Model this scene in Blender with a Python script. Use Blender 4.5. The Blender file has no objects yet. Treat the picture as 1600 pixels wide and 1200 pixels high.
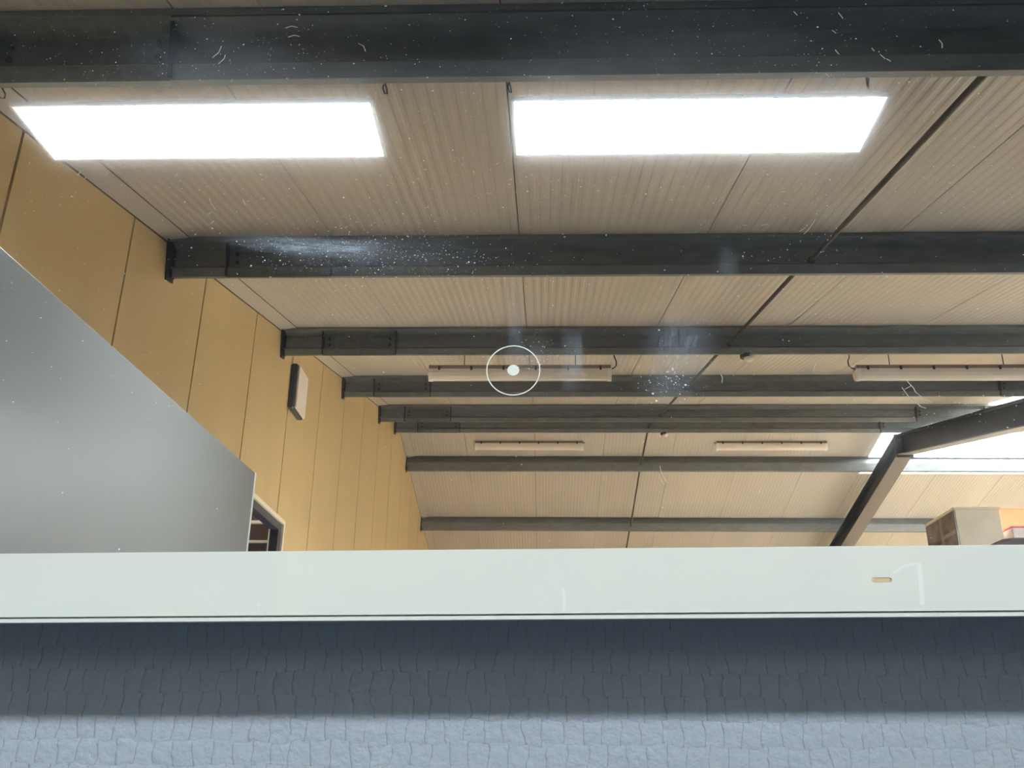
import bpy, bmesh, math, random
from mathutils import Matrix, Vector
C = bpy.context.scene.collection
sc = bpy.context.scene
random.seed(7)

# ---------------------------------------------------------------- camera
# The picture is taken 0.5 m in front of a wall mirror, looking up into it.
# World: mirror surface at y = 0, wall behind it at y > 0, the hall (seen in the mirror) at y < 0, floor z = 0.
CAMZ, MD = 1.45, 0.5
F_PX, PITCH, YAW, ROLL = 1481.8, 0.37761, 0.035866, 0.011787
def cam_axes():
    cp, sp = math.cos(PITCH), math.sin(PITCH)
    r, u, f = Vector((1, 0, 0)), Vector((0, -sp, cp)), Vector((0, cp, sp))
    cr, sr = math.cos(ROLL), math.sin(ROLL)
    r, u = cr*r + sr*u, -sr*r + cr*u
    Z = Matrix.Rotation(YAW, 3, 'Z')
    return Z @ r, Z @ u, Z @ f
AX = cam_axes()
cam = bpy.data.cameras.new('camera'); co = bpy.data.objects.new('camera', cam); C.objects.link(co)
cam.sensor_width = 36; cam.lens = F_PX/1600*36; cam.clip_start = .02; cam.clip_end = 200
M = Matrix((AX[0], AX[1], -AX[2])).transposed().to_4x4(); M.translation = Vector((0, -MD, CAMZ))
co.matrix_world = M; sc.camera = co
sc.view_settings.view_transform = 'Standard'; sc.view_settings.look = 'None'
sc.view_settings.gamma = 1; sc.view_settings.use_curve_mapping = False
sc.view_settings.exposure = 0.0
sc.cycles.max_bounces = 14; sc.cycles.diffuse_bounces = 7; sc.cycles.glossy_bounces = 6
sc.cycles.caustics_reflective = True

# ---------------------------------------------------------------- sky and daylight
w = bpy.data.worlds.new('sky'); sc.world = w; w.use_nodes = True
bg = w.node_tree.nodes['Background']; bg.inputs[0].default_value = (.93, .97, 1, 1); bg.inputs[1].default_value = 44.0
def area_light(name, loc, rot, sx, sy, power, col, portal=False):
    l = bpy.data.lights.new(name, 'AREA'); l.shape = 'RECTANGLE'; l.size = sx; l.size_y = sy; l.energy = power; l.color = col
    o = bpy.data.objects.new(name, l); C.objects.link(o); o.location = loc; o.rotation_euler = rot
    if portal: l.cycles.is_portal = True
    return o
# ---------------------------------------------------------------- materials
def mat(name, col, rough=.5, metal=0, spec=.5, noise=None, bump=None, emit=None, strength=0):
    m = bpy.data.materials.new(name); m.use_nodes = True; n = m.node_tree; p = n.nodes['Principled BSDF']
    p.inputs['Base Color'].default_value = (*col, 1); p.inputs['Roughness'].default_value = rough
    p.inputs['Metallic'].default_value = metal; p.inputs['Specular IOR Level'].default_value = spec
    if emit: p.inputs['Emission Color'].default_value = (*emit, 1); p.inputs['Emission Strength'].default_value = strength
    if noise or bump:
        tc = n.nodes.new('ShaderNodeTexCoord'); mp = n.nodes.new('ShaderNodeMapping'); n.links.new(tc.outputs['Object'], mp.inputs[0])
    if noise:
        sc_, amt, stretch = noise
        mp.inputs['Scale'].default_value = stretch
        t = n.nodes.new('ShaderNodeTexNoise'); t.inputs['Scale'].default_value = sc_; t.inputs['Detail'].default_value = 5
        n.links.new(mp.outputs[0], t.inputs[0])
        r = n.nodes.new('ShaderNodeValToRGB'); n.links.new(t.outputs[0], r.inputs[0])
        r.color_ramp.elements[0].position = .3; r.color_ramp.elements[1].position = .7
        r.color_ramp.elements[0].color = (*[c*(1-amt) for c in col], 1); r.color_ramp.elements[1].color = (*[min(1, c*(1+amt)) for c in col], 1)
        n.links.new(r.outputs[0], p.inputs['Base Color'])
    if bump:
        b2, st = bump
        t = n.nodes.new('ShaderNodeTexNoise'); t.inputs['Scale'].default_value = b2; n.links.new(tc.outputs['Object'], t.inputs[0])
        b = n.nodes.new('ShaderNodeBump'); b.inputs['Strength'].default_value = st; b.inputs['Distance'].default_value = .002
        n.links.new(t.outputs[0], b.inputs['Height']); n.links.new(b.outputs[0], p.inputs['Normal'])
    return m
MT = dict(
    cream=mat('cream_wall_sheet', (.52, .385, .195), .38, noise=(3, .05, (1, 1, .3)), bump=(60, .12)),
    roof=mat('roof_sheet', (.51, .47, .43), .42, noise=(2, .05, (1, .2, 1))),
    joint=mat('dark_joint', (.10, .075, .045), .8),
    galv=mat('galvanised_steel', (.185, .195, .20), .48, .35, noise=(28, .14, (.3, 1, 1))),
    galv_d=mat('galvanised_sleeve', (.14, .15, .145), .55, .3, noise=(28, .14, (1, 1, 1))),
    bolt=mat('bolt_steel', (.04, .04, .04), .5, .5),
    black=mat('black_painted_steel', (.022, .020, .022), .45, noise=(6, .2, (1, 1, 1))),
    under=mat('rafter_underside', (.13, .11, .10), .5),  # bottom flange, paler than the rest of the rafter
    under2=mat('taupe_strap', (.33, .25, .23), .4),
    rod=mat('brown_rod', (.045, .035, .02), .6),
    anth=mat('anthracite_frame', (.03, .035, .05), .4),
    trimw=mat('pale_trim', (.75, .70, .62), .4),
    alu=mat('brushed_aluminium', (.75, .77, .78), .35, .6),
    grey=mat('grey_partition', (.15, .16, .165), .28, spec=.7, noise=(1.5, .04, (1, 1, 1))),
    white=mat('white_plastic', (.80, .73, .68), .4),
    pinkw=mat('batten_body', (.30, .23, .21), .5),
    added_dark_floor=mat('charcoal_floor_sheet', (.06, .065, .075), .9),
    floor=mat('concrete_floor', (.52, .47, .40), .6, noise=(1.2, .15, (1, 1, 1))),
    brown=mat('brown_beam', (.06, .035, .022), .6),
    tan=mat('tan_ceiling', (.32, .22, .16), .6),
    card=mat('cardboard', (.62, .45, .26), .7, noise=(8, .06, (1, 1, 1))),
    cardp=mat('pale_cardboard', (.93, .86, .72), .7, noise=(8, .05, (1, 1, 1))),
    orange=mat('orange_cardboard', (.90, .66, .34), .7, noise=(8, .06, (1, 1, 1))),
    tape=mat('parcel_tape', (.85, .76, .62), .25),
    wrap=mat('dark_wrapped_goods', (.16, .13, .125), .25, spec=.8, noise=(9, .5, (1, 1, 1))),
    pink=mat('pinkish_board', (.92, .82, .83), .5), red=mat('red_board', (.75, .10, .09), .5),
    sack=mat('dark_brown_sack', (.035, .018, .018), .6, noise=(40, .5, (1, 1, 1))),
    steelb=mat('blue_rack_steel', (.03, .07, .22), .4), steelo=mat('orange_rack_beam', (.65, .17, .03), .4),
    wood=mat('pallet_wood', (.45, .31, .17), .8, noise=(10, .15, (.2, 1, 1))),
    lead=mat('led_diffuser', (.9, .9, .9), .5, emit=(.955, .985, 1), strength=5),
    edge=mat('led_frame', (.85, .85, .85), .4),
    dust=mat('dust', (.92, .92, .90), .9), lint=mat('lint', (.80, .74, .66), .9),
)
def frosted():
    m = bpy.data.materials.new('frosted_white_glass'); m.use_nodes = True; n = m.node_tree; p = n.nodes['Principled BSDF']
    p.inputs['Base Color'].default_value = (.76, .84, .80, 1); p.inputs['Roughness'].default_value = .4; p.inputs['Specular IOR Level'].default_value = 0; p.inputs['Metallic'].default_value = .15
    p.inputs['Coat Weight'].default_value = 1; p.inputs['Coat Roughness'].default_value = .004; p.inputs['Coat IOR'].default_value = 1.5
    return m
MT['frost'] = frosted()
def skylight_mat():
    m = bpy.data.materials.new('skylight_sheet'); m.use_nodes = True; n = m.node_tree; n.nodes.clear()
    o = n.nodes.new('ShaderNodeOutputMaterial'); t = n.nodes.new('ShaderNodeBsdfTransparent'); d = n.nodes.new('ShaderNodeBsdfTranslucent'); x = n.nodes.new('ShaderNodeMixShader')
    t.inputs[0].default_value = (.8, .82, .84, 1); d.inputs[0].default_value = (.9, .9, .88, 1); x.inputs[0].default_value = .75
    n.links.new(t.outputs[0], x.inputs[1]); n.links.new(d.outputs[0], x.inputs[2]); n.links.new(x.outputs[0], o.inputs[0])
    return m
MT['sky'] = skylight_mat()

# ---------------------------------------------------------------- helpers
def P(X, Y, Z):
    """Hall coordinates (X to the right, Y = distance measured through the mirror from the camera, Z above the camera) to the real place."""
    return Vector((X, MD - Y, Z + CAMZ))
def pix(x, y, Y):
    d = AX[0]*((x-800)/F_PX) + AX[1]*((600-y)/F_PX) + AX[2]
    return d*(Y/d.y)
def link(name, bm, m, parent=None, smooth=False, bevel=0):
    bmesh.ops.recalc_face_normals(bm, faces=bm.faces[:])
    me = bpy.data.meshes.new(name); bm.to_mesh(me); bm.free()
    ms = m if isinstance(m, (list, tuple)) else [m]
    for k in ms: me.materials.append(MT[k])
    o = bpy.data.objects.new(name, me); C.objects.link(o)
    if smooth:
        for f in me.polygons: f.use_smooth = True
    if bevel:
        b = o.modifiers.new('bevel', 'BEVEL'); b.width = bevel; b.segments = 2; b.limit_method = 'ANGLE'
    if parent: o.parent = parent; o.matrix_parent_inverse = parent.matrix_world.inverted()
    return o
def empty(name, loc):
    o = bpy.data.objects.new(name, None); C.objects.link(o); o.location = loc; o.matrix_world = Matrix.Translation(loc); o.empty_display_size = .1; return o
def tag(o, label=None, cat=None, group=None, kind=None):
    if label: o['label'] = label
    if cat: o['category'] = cat
    if group: o['group'] = group
    if kind: o['kind'] = kind
    return o
def hexa(bm, pts, mi=0):
    v = [bm.verts.new(p) for p in pts]
    for q in ((0,1,2,3),(7,6,5,4),(0,4,5,1),(1,5,6,2),(2,6,7,3),(3,7,4,0)):
        bm.faces.new([v[i] for i in q]).material_index = mi
def box(bm, x0, x1, y0, y1, z0, z1, mp=None, mi=0):
    f = mp or (lambda *a: Vector(a))
    hexa(bm, [f(x0,y0,z0), f(x1,y0,z0), f(x1,y1,z0), f(x0,y1,z0), f(x0,y0,z1), f(x1,y0,z1), f(x1,y1,z1), f(x0,y1,z1)], mi)
def prism(bm, ring0, ring1, mi=0):
    a = [bm.verts.new(p) for p in ring0]; b = [bm.verts.new(p) for p in ring1]; n = len(a)
    bm.faces.new(a).material_index = mi; bm.faces.new(b[::-1]).material_index = mi
    for i in range(n): bm.faces.new((a[i], a[(i+1)%n], b[(i+1)%n], b[i])).material_index = mi
def tube(bm, pts, r, n=8):
    rings = []
    for i, p in enumerate(pts):
        t = (pts[min(i+1, len(pts)-1)] - pts[max(i-1, 0)]).normalized()
        a = t.orthogonal().normalized(); b = t.cross(a)
        rings.append([bm.verts.new(p + a*r*math.cos(k*2*math.pi/n) + b*r*math.sin(k*2*math.pi/n)) for k in range(n)])
    for i in range(len(rings)-1):
        for k in range(n): bm.faces.new((rings[i][k], rings[i][(k+1)%n], rings[i+1][(k+1)%n], rings[i+1][k]))
    bm.faces.new(rings[0]); bm.faces.new(rings[-1][::-1])
def lathe(bm, c, ax, prof, n=20):
    a = ax.orthogonal().normalized(); b = ax.cross(a); rings = []
    for (r, h) in prof:
        rings.append([bm.verts.new(c + ax*h + (a*math.cos(k*2*math.pi/n) + b*math.sin(k*2*math.pi/n))*max(r, 1e-5)) for k in range(n)])
    for i in range(len(rings)-1):
        for k in range(n): bm.faces.new((rings[i][k], rings[i][(k+1)%n], rings[i+1][(k+1)%n], rings[i+1][k]))
    bm.faces.new(rings[0]); bm.faces.new(rings[-1][::-1])
NB = bmesh.new

# ---------------------------------------------------------------- hall geometry (from the picture)
SL = .2234; AL = math.atan(SL); YR = 12.39; XL = -2.03; XR = 12.0; YN, YF = .448, 18.4
def zroof(Y): return 1.622 + SL*Y if Y <= YR else 1.622 + SL*(2*YR - Y)
FLOOR = -CAMZ
WINDOWS = [('window_1', 4.72, 9.72, YR, 13.9), ('added_window_2', 5.35, 10.35, 8.7, 12.25), ('added_window_3', 8.87, 11.87, 14.3, 17.6), ('added_window_4', 4.87, 8.87, 3.4, 6.4)]   # skylights, all but the first added to brighten the hall: X0, X1, Y0, Y1
def roof_cells(x_edges, ya, yb):
    """pieces of the roof between ya and yb left over around the skylights"""
    e = sorted(set(x_edges) | {w_[k] for w_ in WINDOWS for k in (1, 2) if w_[3] < yb-.01 and w_[4] > ya+.01})
    e = [v for i_, v in enumerate(e) if i_ == 0 or v - e[i_-1] > .02]
    for x0, x1 in zip(e, e[1:]):
        segs = [(ya, yb)]
        for w_ in WINDOWS:
            if w_[1] <= x0+.03 and w_[2] >= x1-.03:
                segs = [q for a, b in segs for q in ((a, min(b, w_[3])), (max(a, w_[4]), b)) if q[1]-q[0] > .02]
        for a, b in segs: yield x0, x1, a, b

# floor, plain gable and eave walls
bm = NB(); box(bm, XL-4, XR+.2, YN-.1, YF+.2, FLOOR-.1, FLOOR, P); fl = tag(link('floor', bm, 'floor'), kind='structure')
bm = NB(); box(bm, XL, XR, YN, 5.2, FLOOR, FLOOR+.008, P); link('added_dark_floor', bm, 'added_dark_floor', fl)  # unseen dark sheet added to cut bounce light near the mirror
bm = NB(); box(bm, XL, XR, YF, YF+.1, FLOOR, zroof(YF), P)
tag(link('wall_far', bm, 'cream'), kind='structure')
bm = NB()
def gable(bm, x0, x1, ys, zb=FLOOR, mp=P):
    pts = [(ys[0], zb)] + [(ys[-1], zb)] + [(y, zroof(y)) for y in ys[::-1]]
    prism(bm, [mp(x0, y, z) for y, z in pts], [mp(x1, y, z) for y, z in pts])
gable(bm, XR, XR+.1, [YN, YR, YF]); tag(link('wall_right', bm, 'cream'), kind='structure')

# mirror wall with woven glass-fibre wallpaper
def wallpaper():
    m = bpy.data.materials.new('grey_painted_woven_wallpaper'); m.use_nodes = True; n = m.node_tree; N = n.nodes; L = n.links; p = N['Principled BSDF']
    tc = N.new('ShaderNodeTexCoord')
    def math_(op, a, b=None, c=None):
        q = N.new('ShaderNodeMath'); q.operation = op
        for i, s in enumerate((a, b, c)):
            if s is None: continue
            if isinstance(s, (int, float)): q.inputs[i].default_value = s
            else: L.new(s, q.inputs[i])
        return q.outputs[0]
    nz = N.new('ShaderNodeTexNoise'); nz.inputs['Scale'].default_value = 70; nz.inputs['Detail'].default_value = 3; L.new(tc.outputs['Object'], nz.inputs[0])
    dv = N.new('ShaderNodeVectorMath'); dv.operation = 'MULTIPLY_ADD'; dv.inputs[1].default_value = (.008, 0, .009); L.new(nz.outputs['Color'], dv.inputs[0]); L.new(tc.outputs['Object'], dv.inputs[2])
    sp = N.new('ShaderNodeSeparateXYZ'); L.new(dv.outputs[0], sp.inputs[0])
    x, z = sp.outputs[0], sp.outputs[2]
    u = math_('MULTIPLY', x, 1/.0108); v = math_('MULTIPLY', z, 1/.0125)
    row = math_('FLOOR', v); wn = N.new('ShaderNodeTexWhiteNoise'); wn.noise_dimensions = '1D'; L.new(row, wn.inputs['W']); u2 = math_('ADD', u, math_('MULTIPLY_ADD', wn.outputs['Value'], .5, math_('MULTIPLY', row, .5))) 
    fu = math_('FRACT', u2); fv = math_('FRACT', v)
    # pillow: each weave cell swells up, its left side drops off sharply
    h = math_('POWER', fu, .22)
    hv = math_('MULTIPLY', math_('POWER', math_('SINE', math_('MULTIPLY', fv, math.pi)), .5), .12)
    h = math_('ADD', h, hv)
    fn = N.new('ShaderNodeTexNoise'); fn.inputs['Scale'].default_value = 260; fn.inputs['Detail'].default_value = 4; L.new(tc.outputs['Object'], fn.inputs[0])
    h = math_('MULTIPLY_ADD', fn.outputs[0], .5, h)
    b = N.new('ShaderNodeBump'); b.inputs['Strength'].default_value = 1; b.inputs['Distance'].default_value = .0016
    L.new(h, b.inputs['Height']); L.new(b.outputs[0], p.inputs['Normal'])
    p.inputs['Base Color'].default_value = (.365, .435, .505, 1); p.inputs['Roughness'].default_value = .55; p.inputs['Specular IOR Level'].default_value = .3
    return m
MT['paper'] = wallpaper()
bm = NB(); box(bm, XL, XR, YN-.1, YN, FLOOR, zroof(YN), P)
tag(link('wall_front', bm, 'paper'), kind='structure')

# left wall: vertical cream sandwich panels, each its own piece, dark recessed joints
bm = NB()
OY0, OY1, OZ = 5.75, 7.20, 1.685      # tall doorway in the left wall
gable(bm, XL-.12, XL-.075, [YN, YR, YF], OZ+.12)
box(bm, XL-.12, XL-.075, YN, OY0-.1, FLOOR, OZ+.12, P); box(bm, XL-.12, XL-.075, OY1+.25, YF, FLOOR, OZ+.12, P)
wl = tag(link('wall_left', bm, 'joint'), kind='structure')
j0 = 3.02-4*.998; k = 0
while j0 + k*.998 < YF:
    a, b = max(YN, j0+k*.998)+.008, min(YF, j0+(k+1)*.998)-.008; k += 1
    if b <= a: continue
    ys = [a] + ([YR] if a < YR < b else []) + [b]
    bm = NB()
    if b < OY0 or a > OY1: gable(bm, XL-.07, XL, ys)
    else:
        gable(bm, XL-.07, XL, ys, OZ)
        if a < OY0: box(bm, XL-.07, XL, a, OY0, FLOOR, OZ, P)
        if b > OY1: box(bm, XL-.07, XL, OY1, b, FLOOR, OZ, P)
    bmesh.ops.remove_doubles(bm, verts=bm.verts[:], dist=1e-5)
    link('wall_panel', bm, 'cream', wl)
# folded flashing along the junction of wall and roof
for (ya, yb) in ((YN, YR), (YR, YF)):
    bm = NB()
    ring = lambda Y: [P(XL+.001, Y, zroof(Y)-.012), P(XL+.12, Y, zroof(Y)-.003), P(XL+.12, Y, zroof(Y)-.008), P(XL+.004, Y, zroof(Y)-.022), P(XL+.001, Y, zroof(Y)-.03)]
    prism(bm, ring(ya), ring(yb)); link('corner_flashing', bm, 'roof', wl)
    for (xa_, xb_, d_) in ((XL+.121, XL+.1235, .006), (XL+.0005, XL+.003, .033)):
        bm = NB(); hexa(bm, [P(x, Y, zroof(Y)-z) for z in (d_, 0) for x, Y in ((xa_, ya), (xb_, ya), (xb_, yb), (xa_, yb))]); link('sealant_line', bm, 'joint', wl)

# roof: backing slab with 1 m ribbed liner sheets
bm = NB()
def slab(bm, x0, x1, ya, yb, t0, t1):
    box_pts = []
    for dz in (t0, t1):
        for (x, y) in ((x0, ya), (x1, ya), (x1, yb), (x0, yb)): box_pts.append(P(x, y, zroof(y)+dz if ya < YR-.01 or y > YR+.001 else zroof(YR)+dz))
    hexa(bm, box_pts)
for ya, yb in ((YN-.2, YR), (YR, YF+.2)):
    for x0, x1, a, b in roof_cells([XL-.2, XR+.2], ya, yb): slab(bm, x0, x1, a, b, .03, .12)
ceil = tag(link('ceiling', bm, 'joint'), kind='structure')
def roof_sheet(x0, x1, ya, yb):
    g = .006; a, b = x0+g*.5, x1-g*.5; prof = [(a, .028), (a, 0)]
    n = max(1, int(round((b-a)/.0494))); pit = (b-a)/n
    for i in range(n):
        s = a + i*pit
        prof += [(s+.16*pit, 0), (s+.32*pit, -.002), (s+.68*pit, -.002), (s+.84*pit, 0)]
    prof += [(b, 0), (b, .028)]
    bm = NB()
    va = [bm.verts.new(P(x, ya, zroof(ya)+z)) for x, z in prof]; vb = [bm.verts.new(P(x, yb, zroof(yb)+z)) for x, z in prof]
    for i in range(len(prof)-1): bm.faces.new((va[i], va[i+1], vb[i+1], vb[i]))
    bm.faces.new((va[0], vb[0], vb[-1], va[-1]))
    link('roof_panel', bm, 'roof', ceil)
xs = [XL] + [-1.13+i for i in range(14)] + [XR]
for ya, yb in ((YN, YR), (YR, YF)):
    for c_ in roof_cells(xs, ya, yb): roof_sheet(*c_)
bm = NB()
ring = lambda X: [P(X, YR-.11, zroof(YR-.11)-.004), P(X, YR, zroof(YR)-.004), P(X, YR+.11, zroof(YR+.11)-.004), P(X, YR+.11, zroof(YR+.11)-.012), P(X, YR, zroof(YR)-.016), P(X, YR-.11, zroof(YR-.11)-.012)]
prism(bm, ring(XL), ring(XR)); link('ridge_flashing', bm, 'roof', ceil)

# skylights
def skylight(name, X0, X1, ya, yb):
    yc = (ya+yb)/2; sk = empty(name, P((X0+X1)/2, yc, zroof(yc))); tag(sk, kind='structure')
    for i in range(int(round(X1-X0))):
        x0 = X0+i
        bm = NB(); slab(bm, x0+.01, x0+.99, ya+.02, yb-.01, .03, .036); link('skylight_sheet', bm, 'sky', sk)
        bm = NB(); slab(bm, x0-.012, x0+.012, ya+.02, yb, .0, .05); link('glazing_bar', bm, 'trimw', sk)
    bm = NB(); slab(bm, X0, X1, yb-.03, yb, -.005, .12); link('skylight_sill', bm, 'trimw', sk)
    area_light(name+'_portal', P((X0+X1)/2, yc, zroof(yc)+.15), (AL*(-1 if yc > YR else 1), 0, 0), X1-X0, (yb-ya)*1.03, 1, (1, 1, 1), portal=True)
for w_ in WINDOWS: skylight(*w_)

# ---------------------------------------------------------------- purlins
def slope_map(Y0, side):
    c, s = math.cos(AL), math.sin(AL)
    def f(X, a, d):
        if side > 0: return P(X, Y0 + a*c + d*s, zroof(Y0) + a*s - d*c)
        return P(X, Y0 + a*c - d*s, zroof(Y0) - a*s - d*c)
    return f
PROF = [(-.07, .024), (-.07, .006), (-.050, .006), (-.050, .018), (.012, .056), (.012, .064), (-.006, .148), (-.034, .164), (-.026, .212), (.012, .212), (.012, .200)]
PROF_FAR = [(-.06, .022), (-.06, .006), (-.035, .006), (-.052, .095), (-.052, .105), (0, .207), (.03, .212), (.03, .198)]
def ribbon(bm, f, x0, x1, prof, t=.004):
    # offset copy of the profile, on the side away from the camera
    off = []
    for i, (a, d) in enumerate(prof):
        p0 = prof[max(i-1, 0)]; p1 = prof[min(i+1, len(prof)-1)]
        tx, ty = p1[0]-p0[0], p1[1]-p0[1]; l = math.hypot(tx, ty); off.append((a + t*ty/l, d - t*tx/l))
    A = [[bm.verts.new(f(x, a, d)) for a, d in q] for x in (x0, x1) for q in (prof, off)]
    n = len(prof)
    for i in range(n-1):
        bm.faces.new((A[0][i], A[0][i+1], A[2][i+1], A[2][i])); bm.faces.new((A[1][i+1], A[1][i], A[3][i], A[3][i+1]))
        bm.faces.new((A[0][i], A[1][i], A[1][i+1], A[0][i+1])); bm.faces.new((A[2][i+1], A[3][i+1], A[3][i], A[2][i]))
    for i in (0, n-1): bm.faces.new((A[0][i], A[2][i], A[3][i], A[1][i]))
def grow(prof, e): return [(a-e, d+(e if d > .1 else -e*.5)) for a, d in prof]
purl = [(2.30, 1, 'galvanised steel purlin nearest the mirror wall, directly in front of the lit panels'),
        (4.47, 1, 'second galvanised roof purlin from the mirror wall, just behind the lit panels'),
        (6.67, 1, 'third galvanised roof purlin, in front of the nearer pair of unlit battens'),
        (8.86, 1, 'fourth galvanised roof purlin, right behind the nearer pair of unlit battens'),
        (10.94, 1, 'fifth galvanised roof purlin, last but one before the roof ridge'),
        (12.15, 1, 'galvanised roof purlin closest to the ridge on the mirror side'),
        (13.44, -1, 'first galvanised purlin past the ridge, crossing under the bright skylight'),
        (15.40, -1, 'galvanised purlin low on the far roof slope, level with the stacked boxes')]
for i, (Y0, side, lab) in enumerate(purl):
    f = slope_map(Y0, side)
    o = empty('purlin', P(XL, Y0, zroof(Y0)-.1)); tag(o, lab, 'beam', 'steel purlins under the roof', 'thing')
    bm = NB(); ribbon(bm, f, XL+.012, XR-.01, PROF if side > 0 else PROF_FAR); link('web', bm, 'galv', o)
    bm = NB(); ribbon(bm, f, XL+.010, XL+.024, grow(PROF, .006), .02); box(bm, XL+.001, XL+.012, -.07, .02, .004, .236, f); link('end_bracket', bm, 'bolt', o)
    if side > 0:
        for (s0, s1) in ((-1.71, -1.14), (4.50, 5.32)):
            bm = NB(); ribbon(bm, f, s0, s1, grow(PROF[3:9], .005), .003); sl = link('sleeve', bm, 'galv_d', o)
            for x in (s0, s1):
                bm = NB(); box(bm, x-.006, x+.006, -.040, -.002, .02, .208, f); link('sleeve_edge', bm, 'bolt', sl)
            for x in (s0+.05, s1-.05):
                for d in (.085, .13):
                    bm = NB(); c = f(x, -.009, d); lathe(bm, c, (f(x, -1, d)-f(x, 0, d)).normalized(), [(.011, -.004), (.011, .006), (.006, .009)], 8); link('bolt', bm, 'bolt', sl)
    # cleat that stands on the rafter
    bm = NB(); box(bm, 4.83, 4.90, .004, .012, .03, .225, f); box(bm, 4.83, 4.835, .004, .09, .03, .225, f); link('cleat', bm, 'galv_d', o)

# ---------------------------------------------------------------- portal rafter
def rafter():
    o = empty('rafter', P(4.865, YR, 3.9)); tag(o, 'black painted steel portal rafter bent at the ridge beside the skylight', 'beam')
    x0, x1 = 4.76, 4.97; tf, tw, D = .014, .012, .285
    def seg(ya, yb, nm):
        top = lambda y: zroof(y) - .224
        for (nm2, a, b, z0, z1, m) in (('top_flange', x0, x1, -tf, 0, 'black'), ('web', (x0+x1)/2-tw, (x0+x1)/2+tw, -D+tf, -tf, 'black'), ('bottom_flange', x0, x1, -D, -D+tf, 'under')):
            bm = NB(); hexa(bm, [P(a, ya, top(ya)+z0), P(b, ya, top(ya)+z0), P(b, yb, top(yb)+z0), P(a, yb, top(yb)+z0), P(a, ya, top(ya)+z1), P(b, ya, top(ya)+z1), P(b, yb, top(yb)+z1), P(a, yb, top(yb)+z1)]); link(nm2, bm, m, o)
    seg(YN+.25, YR-.012, 0); seg(YR+.012, YF-.25, 1)
    zt = zroof(YR)-.224
    bm = NB(); box(bm, x0-.008, x1+.008, YR-.012, YR+.012, zt-D-.035, zt+.004, P); pl = link('ridge_plate', bm, 'black', o)
    for z in (.05, .14, .23):
        for x in (x0+.045, x1-.045):
            bm = NB(); lathe(bm, P(x, YR-.012, zt-z), Vector((0, 1, 0)), [(.016, -.004), (.016, .012), (.009, .02)], 6); link('bolt', bm, 'black', pl)
    # columns that carry it down to the floor (out of the picture)
    for (ya, yb) in ((YN+.03, YN+.25), (YF-.25, YF-.03)):
        bm = NB(); y = (ya+yb)/2; top = min(zroof(ya), zroof(yb))-.235
        box(bm, x0, x1, ya, ya+.014, FLOOR, top, P); box(bm, x0, x1, yb-.014, yb, FLOOR, top, P); box(bm, (x0+x1)/2-.006, (x0+x1)/2+.006, ya+.014, yb-.014, FLOOR, top, P); link('column', bm, 'black', o)
rafter()

# ---------------------------------------------------------------- sag rods between the purlins
pr = [p[0] for p in purl]
def rodpt(i, d, da=0):
    f = slope_map(*purl[i][:2]); return f(1.42, da, d)
labs = ['thin dark tie rod running from behind the first to the second purlin', 'thin dark tie rod between the second and third purlins', 'thin dark tie rod between the third and fourth purlins',
        'thin dark tie rod between the fourth and fifth purlins', 'short dark tie rod just before the ridge', 'short dark tie rod crossing under the ridge', 'thin dark tie rod on the far slope between its two purlins', 'thin dark tie rod running down beyond the last visible purlin']
for i in range(len(purl)):
    a = rodpt(i, .11, .006)
    if i < len(purl)-1: b = rodpt(i+1, .135, -.012)
    else: b = P(1.42, 17.4, zroof(17.4)-.13)
    o = empty('tie_rod', (a+b)/2); tag(o, labs[i], 'rod', 'tie rods between the purlins')
    bm = NB(); tube(bm, [a, b], .013, 10); link('rod', bm, 'rod', o)
    d = (b-a).normalized()
    for q in ([b] if i < len(purl)-1 else []):
        bm = NB(); lathe(bm, q, -d, [(.02, -.012), (.02, .012), (.012, .02)], 8); link('nut', bm, 'bolt', o)
# next row of rods, right of the picture centre line
# ---------------------------------------------------------------- LED panels
HL = 1.97; LED_W = 74; LED_SPREAD = math.radians(126)   # prismatic panels throw most of their light downwards
def led(x0, x1, y0, y1, lab, hooks, grp='lit LED ceiling panels'):
    o = empty('led_panel', P((x0+x1)/2, (y0+y1)/2, HL)); tag(o, lab, 'ceiling light', grp)
    bm = NB(); box(bm, x0+.006, x1-.006, y0+.006, y1-.006, HL, HL+.004, P); link('diffuser', bm, 'lead', o)
    l = area_light('led_light', P((x0+x1)/2, (y0+y1)/2, HL-.0005), (0, 0, 0), x1-x0-.02, y1-y0-.02, LED_W, (.955, .985, 1)); l.data.spread = LED_SPREAD; l.parent = o; l.matrix_parent_inverse = o.matrix_world.inverted()
    bm = NB()
    for (a, b, c, d) in ((x0, x1, y0, y0+.008), (x0, x1, y1-.008, y1), (x0, x0+.008, y0+.008, y1-.008), (x1-.008, x1, y0+.008, y1-.008)): box(bm, a, b, c, d, HL-.002, HL+.012, P)
    box(bm, x0+.006, x1-.006, y0+.006, y1-.006, HL+.006, HL+.012, P)
    link('frame', bm, 'edge', o)
    for (x, y) in ((x0+.05, y0+.02), (x1-.05, y0+.02), (x0+.05, y1-.02), (x1-.05, y1-.02)):
        bm = NB(); tube(bm, [P(x, y, HL+.01), P(x, y, zroof(y)+.01)], .0009, 6); link('suspension_wire', bm, 'alu', o)
LY0, LY1 = 2.49, 2.795
led(-1.745, -.552, LY0, LY1, 'glowing white rectangular LED panel beside the cream wall, left of two', None)
led(-.102, 1.100, LY0, LY1, 'glowing white rectangular LED panel under the middle of the roof, right of two', None)
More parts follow.
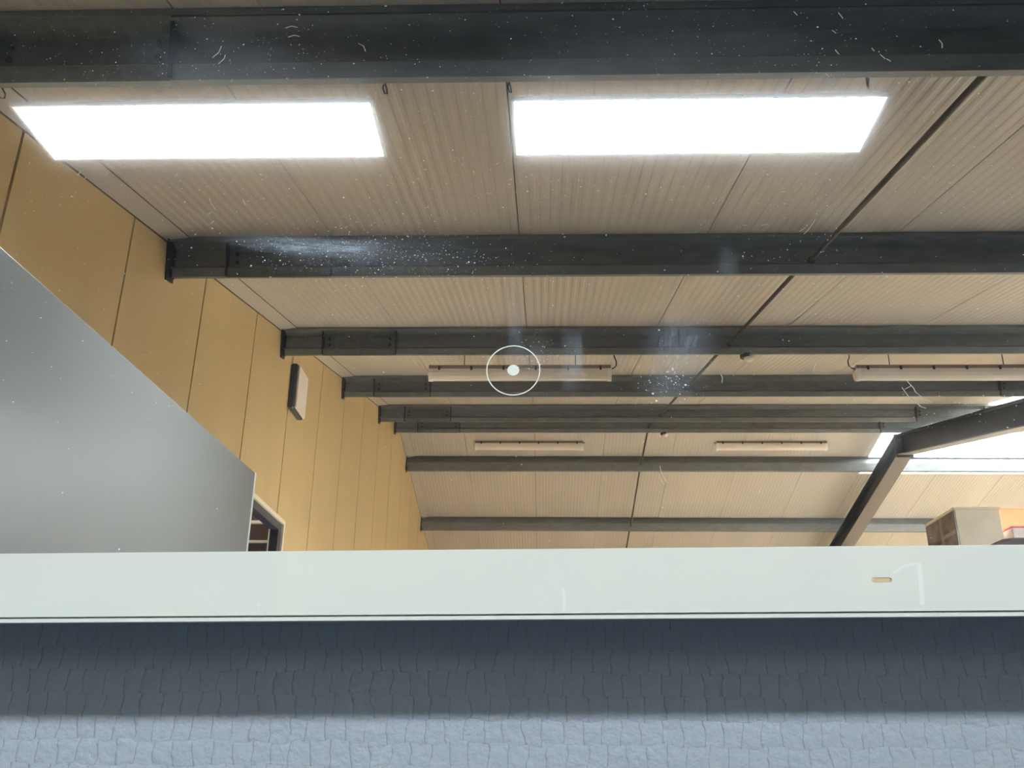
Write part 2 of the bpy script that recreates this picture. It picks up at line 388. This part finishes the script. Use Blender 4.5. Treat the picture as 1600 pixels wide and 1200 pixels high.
# wire hooks on the bottom flange of the nearest purlin
f0 = slope_map(2.30, 1)
for i, (x, lb) in enumerate(((-1.70, 'small dark wire hook at the left end of the nearest purlin'), (-.49, 'small dark wire hook on the nearest purlin over the left lit panel'), (-.105, 'small dark wire hook on the nearest purlin between the lit panels'), (.985, 'small dark wire hook on the nearest purlin over the right lit panel'))):
    bm = NB(); tube(bm, [f0(x, .03, .20), f0(x+.004, .045, .215), f0(x+.006, .04, .232), f0(x+.001, .025, .238), f0(x-.003, .012, .228), f0(x, .014, .214)], .0026, 6)
    tag(link('hook', bm, 'bolt'), lb, 'hook', 'wire hooks on the nearest purlin')

# ---------------------------------------------------------------- unlit fluorescent battens
def batten(x0, x1, Y, Z, lab, cab):
    o = empty('batten_light', P((x0+x1)/2, Y, Z)); tag(o, lab, 'ceiling light', 'unlit fluorescent battens')
    def pr_(bm, pts, a, b): prism(bm, [P(a, Y+y, Z+z) for y, z in pts], [P(b, Y+y, Z+z) for y, z in pts])
    bm = NB(); pr_(bm, [(-.05, 0), (.05, 0), (.045, .04), (-.045, .04)], x0, x1); link('body', bm, 'pinkw', o)
    bm = NB(); n = 8
    pr_(bm, [(.062*math.cos(math.pi+k*math.pi/n), .088*math.sin(math.pi+k*math.pi/n)) for k in range(n+1)], x0+.02, x1-.02); link('diffuser', bm, 'white', o)
    for x, s in ((x0, 1), (x1, -1)):
        bm = NB(); pr_(bm, [(.065*math.cos(math.pi+k*math.pi/n), .093*math.sin(math.pi+k*math.pi/n)) for k in range(n+1)], x-.004*s, x+.03*s); link('end_cap', bm, 'edge', o)
    m = 6
    for k in range(m):
        x = x0+.09+(x1-x0-.18)*k/(m-1); bm = NB(); box(bm, x-.009, x+.009, Y-.068, Y-.052, Z-.012, Z+.022, P); link('clip', bm, 'bolt', o)
    for x in (x0+.3, x1-.3):
        bm = NB(); box(bm, x-.003, x+.003, Y-.003, Y+.003, Z+.038, zroof(Y)+.0, P); link('hanger', bm, 'bolt', o)
    e = x1 if cab > 0 else x0; s = cab
    bm = NB(); tube(bm, [P(e-.01*s, Y, Z+.02), P(e+.025*s, Y, Z+.025), P(e+.05*s, Y, Z+.05), P(e+.052*s, Y, Z+.09), P(e+.035*s, Y, Z+.13), P(e+.03*s, Y, zroof(Y)+.002)], .006, 6); link('cable', bm, 'bolt', o)
batten(-.985, .575, 7.55, 3.115, 'unlit white fluorescent batten behind the round touch symbol of the mirror', 1)
batten(2.675, 4.24, 7.62, 3.14, 'unlit white fluorescent batten at the right, above the black rafter', -1)
batten(-.985, .565, 13.0, 4.225, 'small distant unlit fluorescent batten past the ridge, left of the tie rod', 1)
batten(2.46, 4.02, 13.0, 4.225, 'small distant unlit fluorescent batten past the ridge, between tie rod and rafter', -1)

# ---------------------------------------------------------------- detectors under the purlins
for (i, x, lb) in ((2, 1.55, 'small round white detector under the third purlin beside the tie rod'), (5, 1.62, 'tiny round pale detector under the purlin nearest the ridge')):
    f = slope_map(*purl[i][:2]); c = f(x, .01, .2155); n = Vector((0, 0, -1))
    o = empty('detector', c); tag(o, lb, 'detector', 'round detectors under the purlins')
    bm = NB(); lathe(bm, c, n, [(.045, -.004), (.045, .018), (.04, .022)], 20); link('base', bm, 'bolt', o)
    bm = NB(); lathe(bm, c + Vector((.02, 0, 0)), n, [(.036, .012), (.038, .03), (.028, .046), (.01, .052)], 20); link('dome', bm, 'white', o, True)

# ---------------------------------------------------------------- box on the left wall
o = empty('wall_speaker', P(XL, 7.12, 2.75)); tag(o, 'small flat wall box with white face and dark sides on the cream wall', 'speaker')
bm = NB(); box(bm, XL, XL+.05, 6.98, 7.30, 2.575, 2.955, P); link('housing', bm, 'anth', o, bevel=.012)
bm = NB(); box(bm, XL+.05, XL+.068, 7.005, 7.295, 2.585, 2.945, P); link('front_cover', bm, 'white', o, bevel=.006)

# ---------------------------------------------------------------- doorway in the left wall and the room beyond
o = empty('door_1', P(XL, (OY0+OY1)/2, FLOOR)); tag(o, kind='structure')
bm = NB(); t = .085
box(bm, XL-.07, XL-.005, OY0, OY0+t, FLOOR, OZ, P); link('jamb', bm, 'anth', o)
bm = NB(); box(bm, XL-.07, XL-.005, OY1-t, OY1, FLOOR, OZ, P); link('jamb', bm, 'anth', o)
bm = NB(); box(bm, XL-.07, XL-.005, OY0+t, OY1-t, OZ-t*.7, OZ, P); link('lintel', bm, 'anth', o)
for (a, b, c, d) in ((OY0-.03, OY0+.006, FLOOR, OZ+.03), (OY1-.006, OY1+.03, FLOOR, OZ+.03), (OY0+.006, OY1-.006, OZ-.002, OZ+.03)):
    bm = NB(); box(bm, XL-.01, XL+.012, a, b, c, d, P); link('door_trim', bm, 'trimw', o)
bm = NB(); box(bm, XL-.078, XL-.07, OY1-t-.012, OY1-t+.01, FLOOR, OZ-t*.7, P); link('inner_trim', bm, 'trimw', o)
rm = [(-5.9, -2.42, 2.0, 12.0)]
bm = NB(); x0, x1, y0, y1 = rm[0]
box(bm, x0, XL-.125, y0, y1, 2.2, 2.28, P); tag(link('ceiling', bm, 'tan'), kind='structure')
bm = NB(); box(bm, x0, x0+.08, y0, y1, FLOOR, 2.2, P); tag(link('wall_back', bm, 'tan'), kind='structure')
bm = NB(); box(bm, x0+.08, XL-.125, y0, y0+.08, FLOOR, 2.2, P); tag(link('wall_near', bm, 'tan'), kind='structure')
bm = NB(); box(bm, x0+.08, XL-.125, y1-.08, y1, FLOOR, 2.2, P); tag(link('wall_end', bm, 'tan'), kind='structure')
for i, y in enumerate((7.7, 8.55, 9.4, 10.3)):
    bm = NB(); box(bm, x0+.08, XL-.125, y, y+.14, 2.04, 2.2, P); b_ = link('beam', bm, 'brown', bevel=.004)
    tag(b_, 'brown ceiling beam seen through the tall doorway', 'beam', 'brown beams in the room beyond the doorway')
    bm = NB(); box(bm, x0+.08, XL-.125, y+.005, y+.05, 2.015, 2.04, P); link('pale_batten', bm, 'trimw', b_)
area_light('side_room_fill', P(-4.0, 7.0, 1.2), (math.pi, 0, 0), 1.5, 1.5, 110, (1, .9, .8))  # added fill light without a lamp body, brightens the room beyond the doorway

area_light('wall_fill_light', P(-.5, 7.1, .6), (0, math.radians(110), 0), .3, 1.6, 27, (1, .93, .80))  # added unseen fill light, no lamp body, brightens the lower cream wall
# ---------------------------------------------------------------- grey partition beside the mirror
o = empty('partition', P(-1.19, 2.4, FLOOR)); tag(o, 'smooth grey partition wall standing in front of the cream wall', 'partition')
def pw(x, y, z):   # slightly turned
    return P(-1.1457 + (y-3.609)*.0348 + x, y, z)
bm = NB(); box(bm, -.06, -.0, .60, 3.600, FLOOR, 1.05, pw); link('board', bm, 'grey', o, bevel=.002)
bm = NB(); box(bm, -.062, .0015, 3.600, 3.612, FLOOR, 1.051, pw); link('edge_strip', bm, 'alu', o)

# unseen walls added to block light, lower than or beside what the mirror shows
for (a, b, c, d, h, lab) in ((-1.08, 3.2, 4.25, 4.31, .70, 'grey wall added to block light, facing the mirror, hidden below the reflected view'), (2.25, 2.31, .46, 3.5, 1.05, 'grey side wall added to block light at the right, outside the reflected view')):
    o = empty('light_block_wall', P((a+b)/2, (c+d)/2, FLOOR)); tag(o, lab, 'partition')
    bm = NB(); box(bm, a, b, c, d, FLOOR+.01, h, P); link('board', bm, 'grey', o, bevel=.002)
    bm = NB(); box(bm, a-.002, b+.002, c-.002, d+.002, h, h+.006, P); link('edge_strip', bm, 'alu', o)
# ---------------------------------------------------------------- pallet rack with boxes
RX0, RX1, RY0, RY1, RZ = 3.70, 6.5, 8.88, 9.98, 1.50
o = empty('pallet_rack', P((RX0+RX1)/2, (RY0+RY1)/2, FLOOR)); tag(o, 'steel pallet rack carrying the stacked boxes on its top level', 'rack')
for x in (RX0, RX1-.09):
    for y in (RY0, RY1-.08):
        bm = NB(); box(bm, x, x+.09, y, y+.08, FLOOR, RZ-.02, P); link('upright', bm, 'steelb', o)
for z in (RZ-.12, -.2):
    for y in (RY0, RY1-.05):
        bm = NB(); box(bm, RX0+.09, RX1-.09, y, y+.05, z, z+.1, P); link('beam', bm, 'steelo', o)
    bm = NB(); box(bm, RX0+.09, RX1-.09, RY0+.05, RY1-.05, z+.085, z+.1, P); link('deck', bm, 'wood', o)
bm = NB(); box(bm, RX0, RX1, RY0, RY1, RZ-.02, RZ, P); link('top_deck', bm, 'wood', o)
def carton(x0, x1, y0, y1, z0, z1, m, lab, name='carton', tape=True, cat='box', grp='boxes on the pallet rack'):
    o = empty(name, P((x0+x1)/2, (y0+y1)/2, z0)); tag(o, lab, cat, grp)
    bm = NB(); box(bm, x0, x1, y0, y1, z0, z1, P); link('body', bm, m, o, bevel=.006)
    h = (z1-z0)
    for (a, b, c) in ((x0-.004, (x0+x1)/2-.002, 0), ((x0+x1)/2+.002, x1+.004, 1)):
        bm = NB(); box(bm, a, b, y0-.004, y1+.004, z1, z1+.006, P); link('flap', bm, m, o)
    if tape:
        bm = NB(); box(bm, x0-.002, x1+.002, y0-.0045, y0-.001, z0+h*.30, z0+h*.36, P); link('tape', bm, 'tape', o)
    return o
# wrapped goods: dark sides, cardboard front panel
o = carton(3.925, 4.345, 9.00, 9.72, RZ, 2.275, 'cardp', 'pale open-flapped cardboard box at the front corner, one side dark wrapped')
bm = NB(); box(bm, 3.914, 3.9235, 9.004, 9.716, RZ, 2.268, P); sp = link('wrapped_side', bm, 'wrap', o)
for (a, b, c, d) in ((9.30, 9.36, RZ, 2.268), (9.36, 9.716, 1.98, 2.02), (9.02, 9.30, 2.05, 2.085)):
    bm = NB(); box(bm, 3.909, 3.914, a, b, c, d, P); link('strap', bm, 'under2', sp)
bm = NB(); box(bm, 3.915, 4.355, 8.99, 9.73, 2.281, 2.30, P); link('lid', bm, 'cardp', o, bevel=.004)
carton(4.37, 5.25, 9.25, 9.80, RZ, 2.345, 'orange', 'large orange-brown cardboard box standing behind the pink crate')
o = empty('crate', P(4.65, 9.1, RZ)); tag(o, 'pinkish white box with a red top edge in front of the orange box', 'box', 'boxes on the pallet rack')
bm = NB(); box(bm, 4.40, 4.95, 8.93, 9.23, RZ, 2.085, P); link('body', bm, 'pink', o, bevel=.006)
bm = NB(); box(bm, 4.395, 4.955, 8.925, 9.235, 2.085, 2.10, P); link('rim', bm, 'red', o, bevel=.004)
bm = NB()
pts = [(3.93, RZ), (3.93, 1.78), (3.99, 1.82), (4.07, 1.875), (4.14, 1.905), (4.24, 1.918), (4.5, 1.922), (4.8, 1.90), (4.95, 1.82), (5.0, 1.7), (5.0, RZ)]
prism(bm, [P(x, 8.58, z) for x, z in pts], [P(x, 8.90, z) for x, z in pts])
b_ = link('sack', bm, 'sack', bevel=.03); tag(b_, 'dark brown rounded sack bulging in front of the boxes', 'sack')
bm = NB(); box(bm, 3.85, 5.05, 8.54, 8.88, RZ-.02, RZ, P)
b2 = link('front_board', bm, 'wood', bpy.data.objects['pallet_rack'])
for y_ in (8.58,):
    bm = NB(); box(bm, 3.87, 3.95, y_, y_+.06, FLOOR, RZ-.02, P); link('front_leg', bm, 'steelb', bpy.data.objects['pallet_rack'])
    bm = NB(); box(bm, 4.95, 5.03, y_, y_+.06, FLOOR, RZ-.02, P); link('front_leg', bm, 'steelb', bpy.data.objects['pallet_rack'])

# ---------------------------------------------------------------- the mirror
MW0, MW1 = -.62, .60          # half widths about the picture
ZB = pix(800, 967, MD).z      # lower edge under the camera
TILT = math.radians(.76)
def mp(x, y, z):
    """mirror plane coordinates: x along, z up from lower edge, y depth behind the front face"""
    c, s = math.cos(TILT), math.sin(TILT)
    return Vector((x*c - z*s, y, CAMZ + ZB + x*s + z*c))
def inv(px, py):
    q = pix(px, py, MD); X, Z = q.x, q.z - ZB; c, s = math.cos(TILT), math.sin(TILT)
    return X*c + Z*s, -X*s + Z*c
BAND = .0365; MH = .72
def smudge_mirror():
    m = bpy.data.materials.new('dusty_mirror'); m.use_nodes = True; n = m.node_tree; N = n.nodes; L = n.links; N.clear()
    out = N.new('ShaderNodeOutputMaterial')
    g = N.new('ShaderNodeBsdfGlossy'); g.inputs['Color'].default_value = (.90, .925, .91, 1); g.inputs['Roughness'].default_value = 0
    g2 = N.new('ShaderNodeBsdfGlossy'); g2.inputs['Color'].default_value = (.85, .88, .92, 1); g2.inputs['Roughness'].default_value = .07
    d = N.new('ShaderNodeBsdfDiffuse'); d.inputs['Color'].default_value = (.62, .76, .92, 1)
    m1 = N.new('ShaderNodeMixShader'); m1.inputs[0].default_value = .03; L.new(g.outputs[0], m1.inputs[1]); L.new(g2.outputs[0], m1.inputs[2])
    m2 = N.new('ShaderNodeMixShader'); L.new(m1.outputs[0], m2.inputs[1]); L.new(d.outputs[0], m2.inputs[2]); L.new(m2.outputs[0], out.inputs[0])
    geo = N.new('ShaderNodeNewGeometry')
    acc = None
    def add(a, b):
        q = N.new('ShaderNodeMath'); q.operation = 'ADD'; L.new(a, q.inputs[0]); L.new(b, q.inputs[1]); return q.outputs[0]
    def mul(a, b):
        q = N.new('ShaderNodeMath'); q.operation = 'MULTIPLY'; L.new(a, q.inputs[0])
        if isinstance(b, float): q.inputs[1].default_value = b
        else: L.new(b, q.inputs[1])
        return q.outputs[0]
    S = MD/ (F_PX*.93)
    for (px, py, rx, ry, ang, st, (sx, sz), nsc) in (
        (480, 385, 150, 22, -6, .20, (1, 9), 55), (590, 400, 210, 50, 0, .055, (1, 6), 60), (560, 384, 60, 16, 0, .10, (1, 8), 80),
        (1062, 545, 62, 78, -15, .11, (6, 1), 70), (1040, 605, 50, 34, 0, .06, (1, 1), 160), (893, 562, 22, 66, 0, .085, (1, 1), 40), (905, 555, 9, 50, 0, .07, (1, 1), 40),
        (806, 505, 16, 75, 0, .05, (1, 1), 30), (330, 95, 210, 85, -8, .05, (1, 1), 25), (690, 115, 520, 45, 0, .028, (1, 1), 20), (1136, 410, 22, 40, 0, .05, (3, 1), 60),
        (830, 560, 60, 40, 0, .05, (5, 1), 90), (1060, 70, 330, 60, 0, .025, (1, 1), 22)):
        q = pix(px, py, MD)
        a = N.new('ShaderNodeVectorMath'); a.operation = 'SUBTRACT'; L.new(geo.outputs['Position'], a.inputs[0]); a.inputs[1].default_value = (q.x, 0, q.z+CAMZ)
        r = N.new('ShaderNodeVectorRotate'); r.rotation_type = 'Y_AXIS'; r.inputs['Angle'].default_value = math.radians(ang); L.new(a.outputs[0], r.inputs[0])
        s_ = N.new('ShaderNodeVectorMath'); s_.operation = 'MULTIPLY'; s_.inputs[1].default_value = (1/(rx*S), 0, 1/(ry*S)); L.new(r.outputs[0], s_.inputs[0])
        le = N.new('ShaderNodeVectorMath'); le.operation = 'LENGTH'; L.new(s_.outputs[0], le.inputs[0])
        mr = N.new('ShaderNodeMapRange'); mr.interpolation_type = 'SMOOTHSTEP'; L.new(le.outputs['Value'], mr.inputs[0]); mr.inputs[1].default_value = 1.15; mr.inputs[2].default_value = .1; mr.inputs[3].default_value = 0; mr.inputs[4].default_value = st*2.2
        sc2 = N.new('ShaderNodeVectorMath'); sc2.operation = 'MULTIPLY'; sc2.inputs[1].default_value = (sx, 1, sz); L.new(r.outputs[0], sc2.inputs[0])
        nz = N.new('ShaderNodeTexNoise'); nz.inputs['Scale'].default_value = nsc; nz.inputs['Detail'].default_value = 6; nz.inputs['Roughness'].default_value = .7; L.new(sc2.outputs[0], nz.inputs[0])
        mr2 = N.new('ShaderNodeMapRange'); L.new(nz.outputs[0], mr2.inputs[0]); mr2.inputs[1].default_value = .35; mr2.inputs[2].default_value = .68; mr2.inputs[3].default_value = .15; mr2.inputs[4].default_value = 1.3
        v = mul(mr.outputs[0], mr2.outputs[0]); acc = v if acc is None else add(acc, v)
    nz = N.new('ShaderNodeTexNoise'); nz.inputs['Scale'].default_value = 9; L.new(geo.outputs['Position'], nz.inputs[0])
    base = mul(nz.outputs[0], .022); acc = add(acc, base)
    L.new(acc, m2.inputs[0])
    return m
MT['mirror'] = smudge_mirror()
mir = empty('wall_mirror', mp(0, .052, 0)); tag(mir, 'large dusty wall mirror with frosted lower band and round touch symbol on grey wallpaper', 'mirror')
bm = NB(); box(bm, MW0, MW1, 0, .004, BAND, MH, mp); link('mirror_glass', bm, 'mirror', mir)['label'] = 'dusty reflecting glass showing the hall roof'
# frosted band with the pill-shaped clear window
sx, sz = inv(1378, 906); L2, R2 = .0040, .00125
bm = NB(); n = 10; pill = []
for k in range(n+1): a = math.pi/2 - math.pi*k/n; pill.append((sx+L2+R2*math.cos(a), sz+R2*math.sin(a)))
for k in range(n+1): a = -math.pi/2 - math.pi*k/n; pill.append((sx-L2+R2*math.cos(a), sz+R2*math.sin(a)))
fb = NB(); x0, x1, z0, z1 = MW0, MW1, .0028, BAND
outer = []
for (px_, pz_) in pill:   # project each pill point outwards onto a small frame rectangle
    dx, dz = px_-sx, pz_-sz; w_, h_ = .009, .004; s = min(w_/abs(dx) if abs(dx) > 1e-9 else 1e9, h_/abs(dz) if abs(dz) > 1e-9 else 1e9); outer.append((sx+dx*s, sz+dz*s))
vp_ = [fb.verts.new(mp(a, 0, b)) for a, b in pill]; vo = [fb.verts.new(mp(a, 0, b)) for a, b in outer]; m_ = len(pill)
for i in range(m_):
    try: fb.faces.new((vp_[i], vp_[(i+1) % m_], vo[(i+1) % m_], vo[i]))
    except ValueError: pass
vb_ = [fb.verts.new(mp(a, .004, b)) for a, b in pill]
for i in range(m_): fb.faces.new((vp_[i], vb_[i], vb_[(i+1) % m_], vp_[(i+1) % m_]))
def rect(a, b, c, d):
    fb.faces.new([fb.verts.new(mp(*q)) for q in ((a, 0, c), (b, 0, c), (b, 0, d), (a, 0, d))])
xa, xb, za, zb = min(o_[0] for o_ in outer), max(o_[0] for o_ in outer), min(o_[1] for o_ in outer), max(o_[1] for o_ in outer)
rect(x0, xa, z0, z1); rect(xb, x1, z0, z1); rect(xa, xb, z0, za); rect(xa, xb, zb, z1)
# fill the four corners between the outer ring and its rectangle
for cx_, cz_ in ((xa, za), (xb, za), (xb, zb), (xa, zb)):
    hor = min([o_ for o_ in outer if abs(o_[1]-cz_) < 1e-6], key=lambda o_: abs(o_[0]-cx_)); ver = min([o_ for o_ in outer if abs(o_[0]-cx_) < 1e-6], key=lambda o_: abs(o_[1]-cz_))
    if abs(hor[0]-cx_) > 1e-6: fb.faces.new([fb.verts.new(mp(a, 0, b)) for a, b in ((cx_, cz_), hor, ver)])
box(fb, x0, x1, .0045, .005, z0, z1, mp)
fo = link('frosted_band', fb, 'frost', mir); fo['label'] = 'pale frosted light band along the lower edge'
bm = NB(); prism(bm, [mp(a, .0012, b) for a, b in pill], [mp(a, .004, b) for a, b in pill]); link('sensor_window', bm, 'mirror', mir)['label'] = 'small pill-shaped clear window in the frosted band'
bm = NB(); box(bm, MW0, MW1, .0022, .004, .0019, .0028, mp); link('edge_groove', bm, 'alu', mir)
bm = NB(); box(bm, MW0, MW1, .0004, .004, 0, .0019, mp); link('bottom_edge', bm, 'frost', mir)
bm = NB(); box(bm, MW0+.04, MW1-.04, .0055, .052, .03, MH-.03, mp); link('back_box', bm, 'alu', mir)
# touch symbol
cx, cz = inv(802, 578.5)
def disc(bm, r0, r1, n=64, y=-.00015):
    A = []
    for k in range(n):
        a = 2*math.pi*k/n; A.append([bm.verts.new(mp(cx+r*math.cos(a), yy, cz+r*math.sin(a))) for r, yy in ((r0, y), (r1, y), (r1, 0), (r0, 0))])
    for k in range(n):
        a, b = A[k], A[(k+1) % n]
        for i in range(4): bm.faces.new((a[i], a[(i+1) % 4], b[(i+1) % 4], b[i]))
bm = NB(); disc(bm, .01485, .01545); link('touch_ring', bm, 'frost', mir)
bm = NB(); prism(bm, [mp(cx+.0034*math.cos(k*math.pi/16), -.00015, cz+.0034*math.sin(k*math.pi/16)) for k in range(32)], [mp(cx+.0034*math.cos(k*math.pi/16), 0, cz+.0034*math.sin(k*math.pi/16)) for k in range(32)]); link('touch_dot', bm, 'frost', mir)
# dust specks lying on the glass
bm = NB()
def speck(px, py, r):
    x, z = inv(px, py)
    if z < BAND+.001 or z > MH-.01 or not MW0+.01 < x < MW1-.01: return
    a0 = random.random()*6.28; e = random.uniform(.6, 1); k5 = 5
    v = [bm.verts.new(mp(x+r*math.cos(a0+k*6.283/k5), -.00003, z+e*r*math.sin(a0+k*6.283/k5))) for k in range(k5)]
    t_ = bm.verts.new(mp(x, -.00003-r*.7, z))
    for k in range(k5): bm.faces.new((v[k], v[(k+1) % k5], t_))
def rsize(): return min(.0007, max(.00011, random.lognormvariate(math.log(.00025), .45)))
cnt = 0
while cnt < 2100:
    px, py = random.uniform(-60, 1660), random.uniform(-40, 860)
    if random.random() > (1.0 if py < 320 else .9*math.exp(-(py-320)/150)+.012): continue
    if px > 1350 and random.random() < .35: continue
    speck(px, py, rsize()); cnt += 1
for (a, b, sa, sb, q, f_) in ((540, 392, 110, 20, 520, .8), (640, 410, 120, 26, 330, .8), (560, 362, 80, 14, 160, .8), (1045, 600, 26, 18, 120, 1), (840, 558, 24, 22, 90, .9), (800, 275, 420, 26, 420, .8), (290, 110, 150, 50, 260, .8), (1210, 100, 140, 60, 200, 1), (1240, 320, 40, 50, 70, 1), (1500, 640, 60, 22, 50, 1), (1290, 400, 60, 40, 40, 1)):
    for _ in range(q): speck(random.gauss(a, sa), random.gauss(b, sb), rsize()*f_)
ds = link('dust', bm, 'dust', mir); ds['kind'] = 'stuff'; ds['label'] = 'white dust specks scattered over the glass'
# curled lint fibres
fib = [[(1409, 605), (1420, 620), (1428, 626), (1440, 636), (1447, 638)], [(1417, 595), (1428, 607), (1430, 612), (1442, 622), (1455, 629)], [(1414, 608), (1420, 605), (1424, 602)],
       [(1031, 728), (1033, 737), (1042, 755)], [(1029, 740), (1030, 746), (1038, 757)], [(332, 90), (342, 82), (346, 72)], [(341, 100), (350, 92), (352, 86)],
       [(446, 44), (455, 41), (465, 43)], [(450, 58), (460, 55), (468, 57)], [(560, 68), (568, 72), (571, 80)], [(327, 310), (330, 318), (337, 328)], [(324, 336), (330, 332)], [(329, 350), (334, 345)],
       [(121, 274), (126, 268)], [(274, 277), (277, 271)], [(380, 312), (383, 320)], [(1375, 85), (1383, 92)], [(1362, 75), (1366, 80)], [(1467, 62), (1472, 68), (1472, 75)], [(1300, 47), (1306, 52)],
       [(1305, 78), (1311, 85)], [(1290, 115), (1296, 120)], [(1385, 92), (1392, 96)], [(1160, 268), (1172, 268)], [(1185, 267), (1197, 267)], [(1161, 352), (1168, 352)], [(1249, 362), (1258, 356)], [(1256, 366), (1264, 358), (1274, 343)],
       [(1124, 582), (1129, 590), (1128, 598)], [(1270, 580), (1275, 568)], [(1220, 300), (1227, 300)], [(1190, 352), (1200, 351)], [(165, 275), (170, 268)], [(1310, 20), (1316, 27)], [(1240, 18), (1246, 24)]]
for pl_ in fib:
    bm = NB(); q = [mp(*(lambda t_: (t_[0], -.00018, t_[1]))(inv(*p_))) for p_ in pl_]
    tube(bm, q, .00016, 5); link('lint_fibre', bm, 'lint', mir)
# pale marks on the frosted band; the widest paints in a faint reflection
for poly in ([(1395, 897), (1412, 884), (1432, 880)], [(1436, 880), (1438, 900), (1440, 925), (1441, 945)], [(880, 918), (882, 935), (881, 955)], [(405, 940), (405, 951)], [(400, 945.5), (410, 945.5)]):
    bm = NB(); q = [mp(*(lambda t_: (t_[0], -.00006, t_[1]))(inv(*p_))) for p_ in poly]
    wd = .0012 if len(poly) > 2 and poly[0][0] > 1400 and len(poly) == 4 else .0006 if len(poly) > 2 else .0002
    for i in range(len(q)-1):
        a, b = q[i], q[i+1]; t_ = (b-a).normalized(); s_ = Vector((t_.z, 0, -t_.x))*wd
        vv = [bm.verts.new(p_) for p_ in (a-s_, a+s_, b+s_, b-s_)]; bm.faces.new(vv)
    MT.setdefault('band_mark', mat('band_mark', (.80, .87, .84), .6)); link('band_mark', bm, 'band_mark', mir)
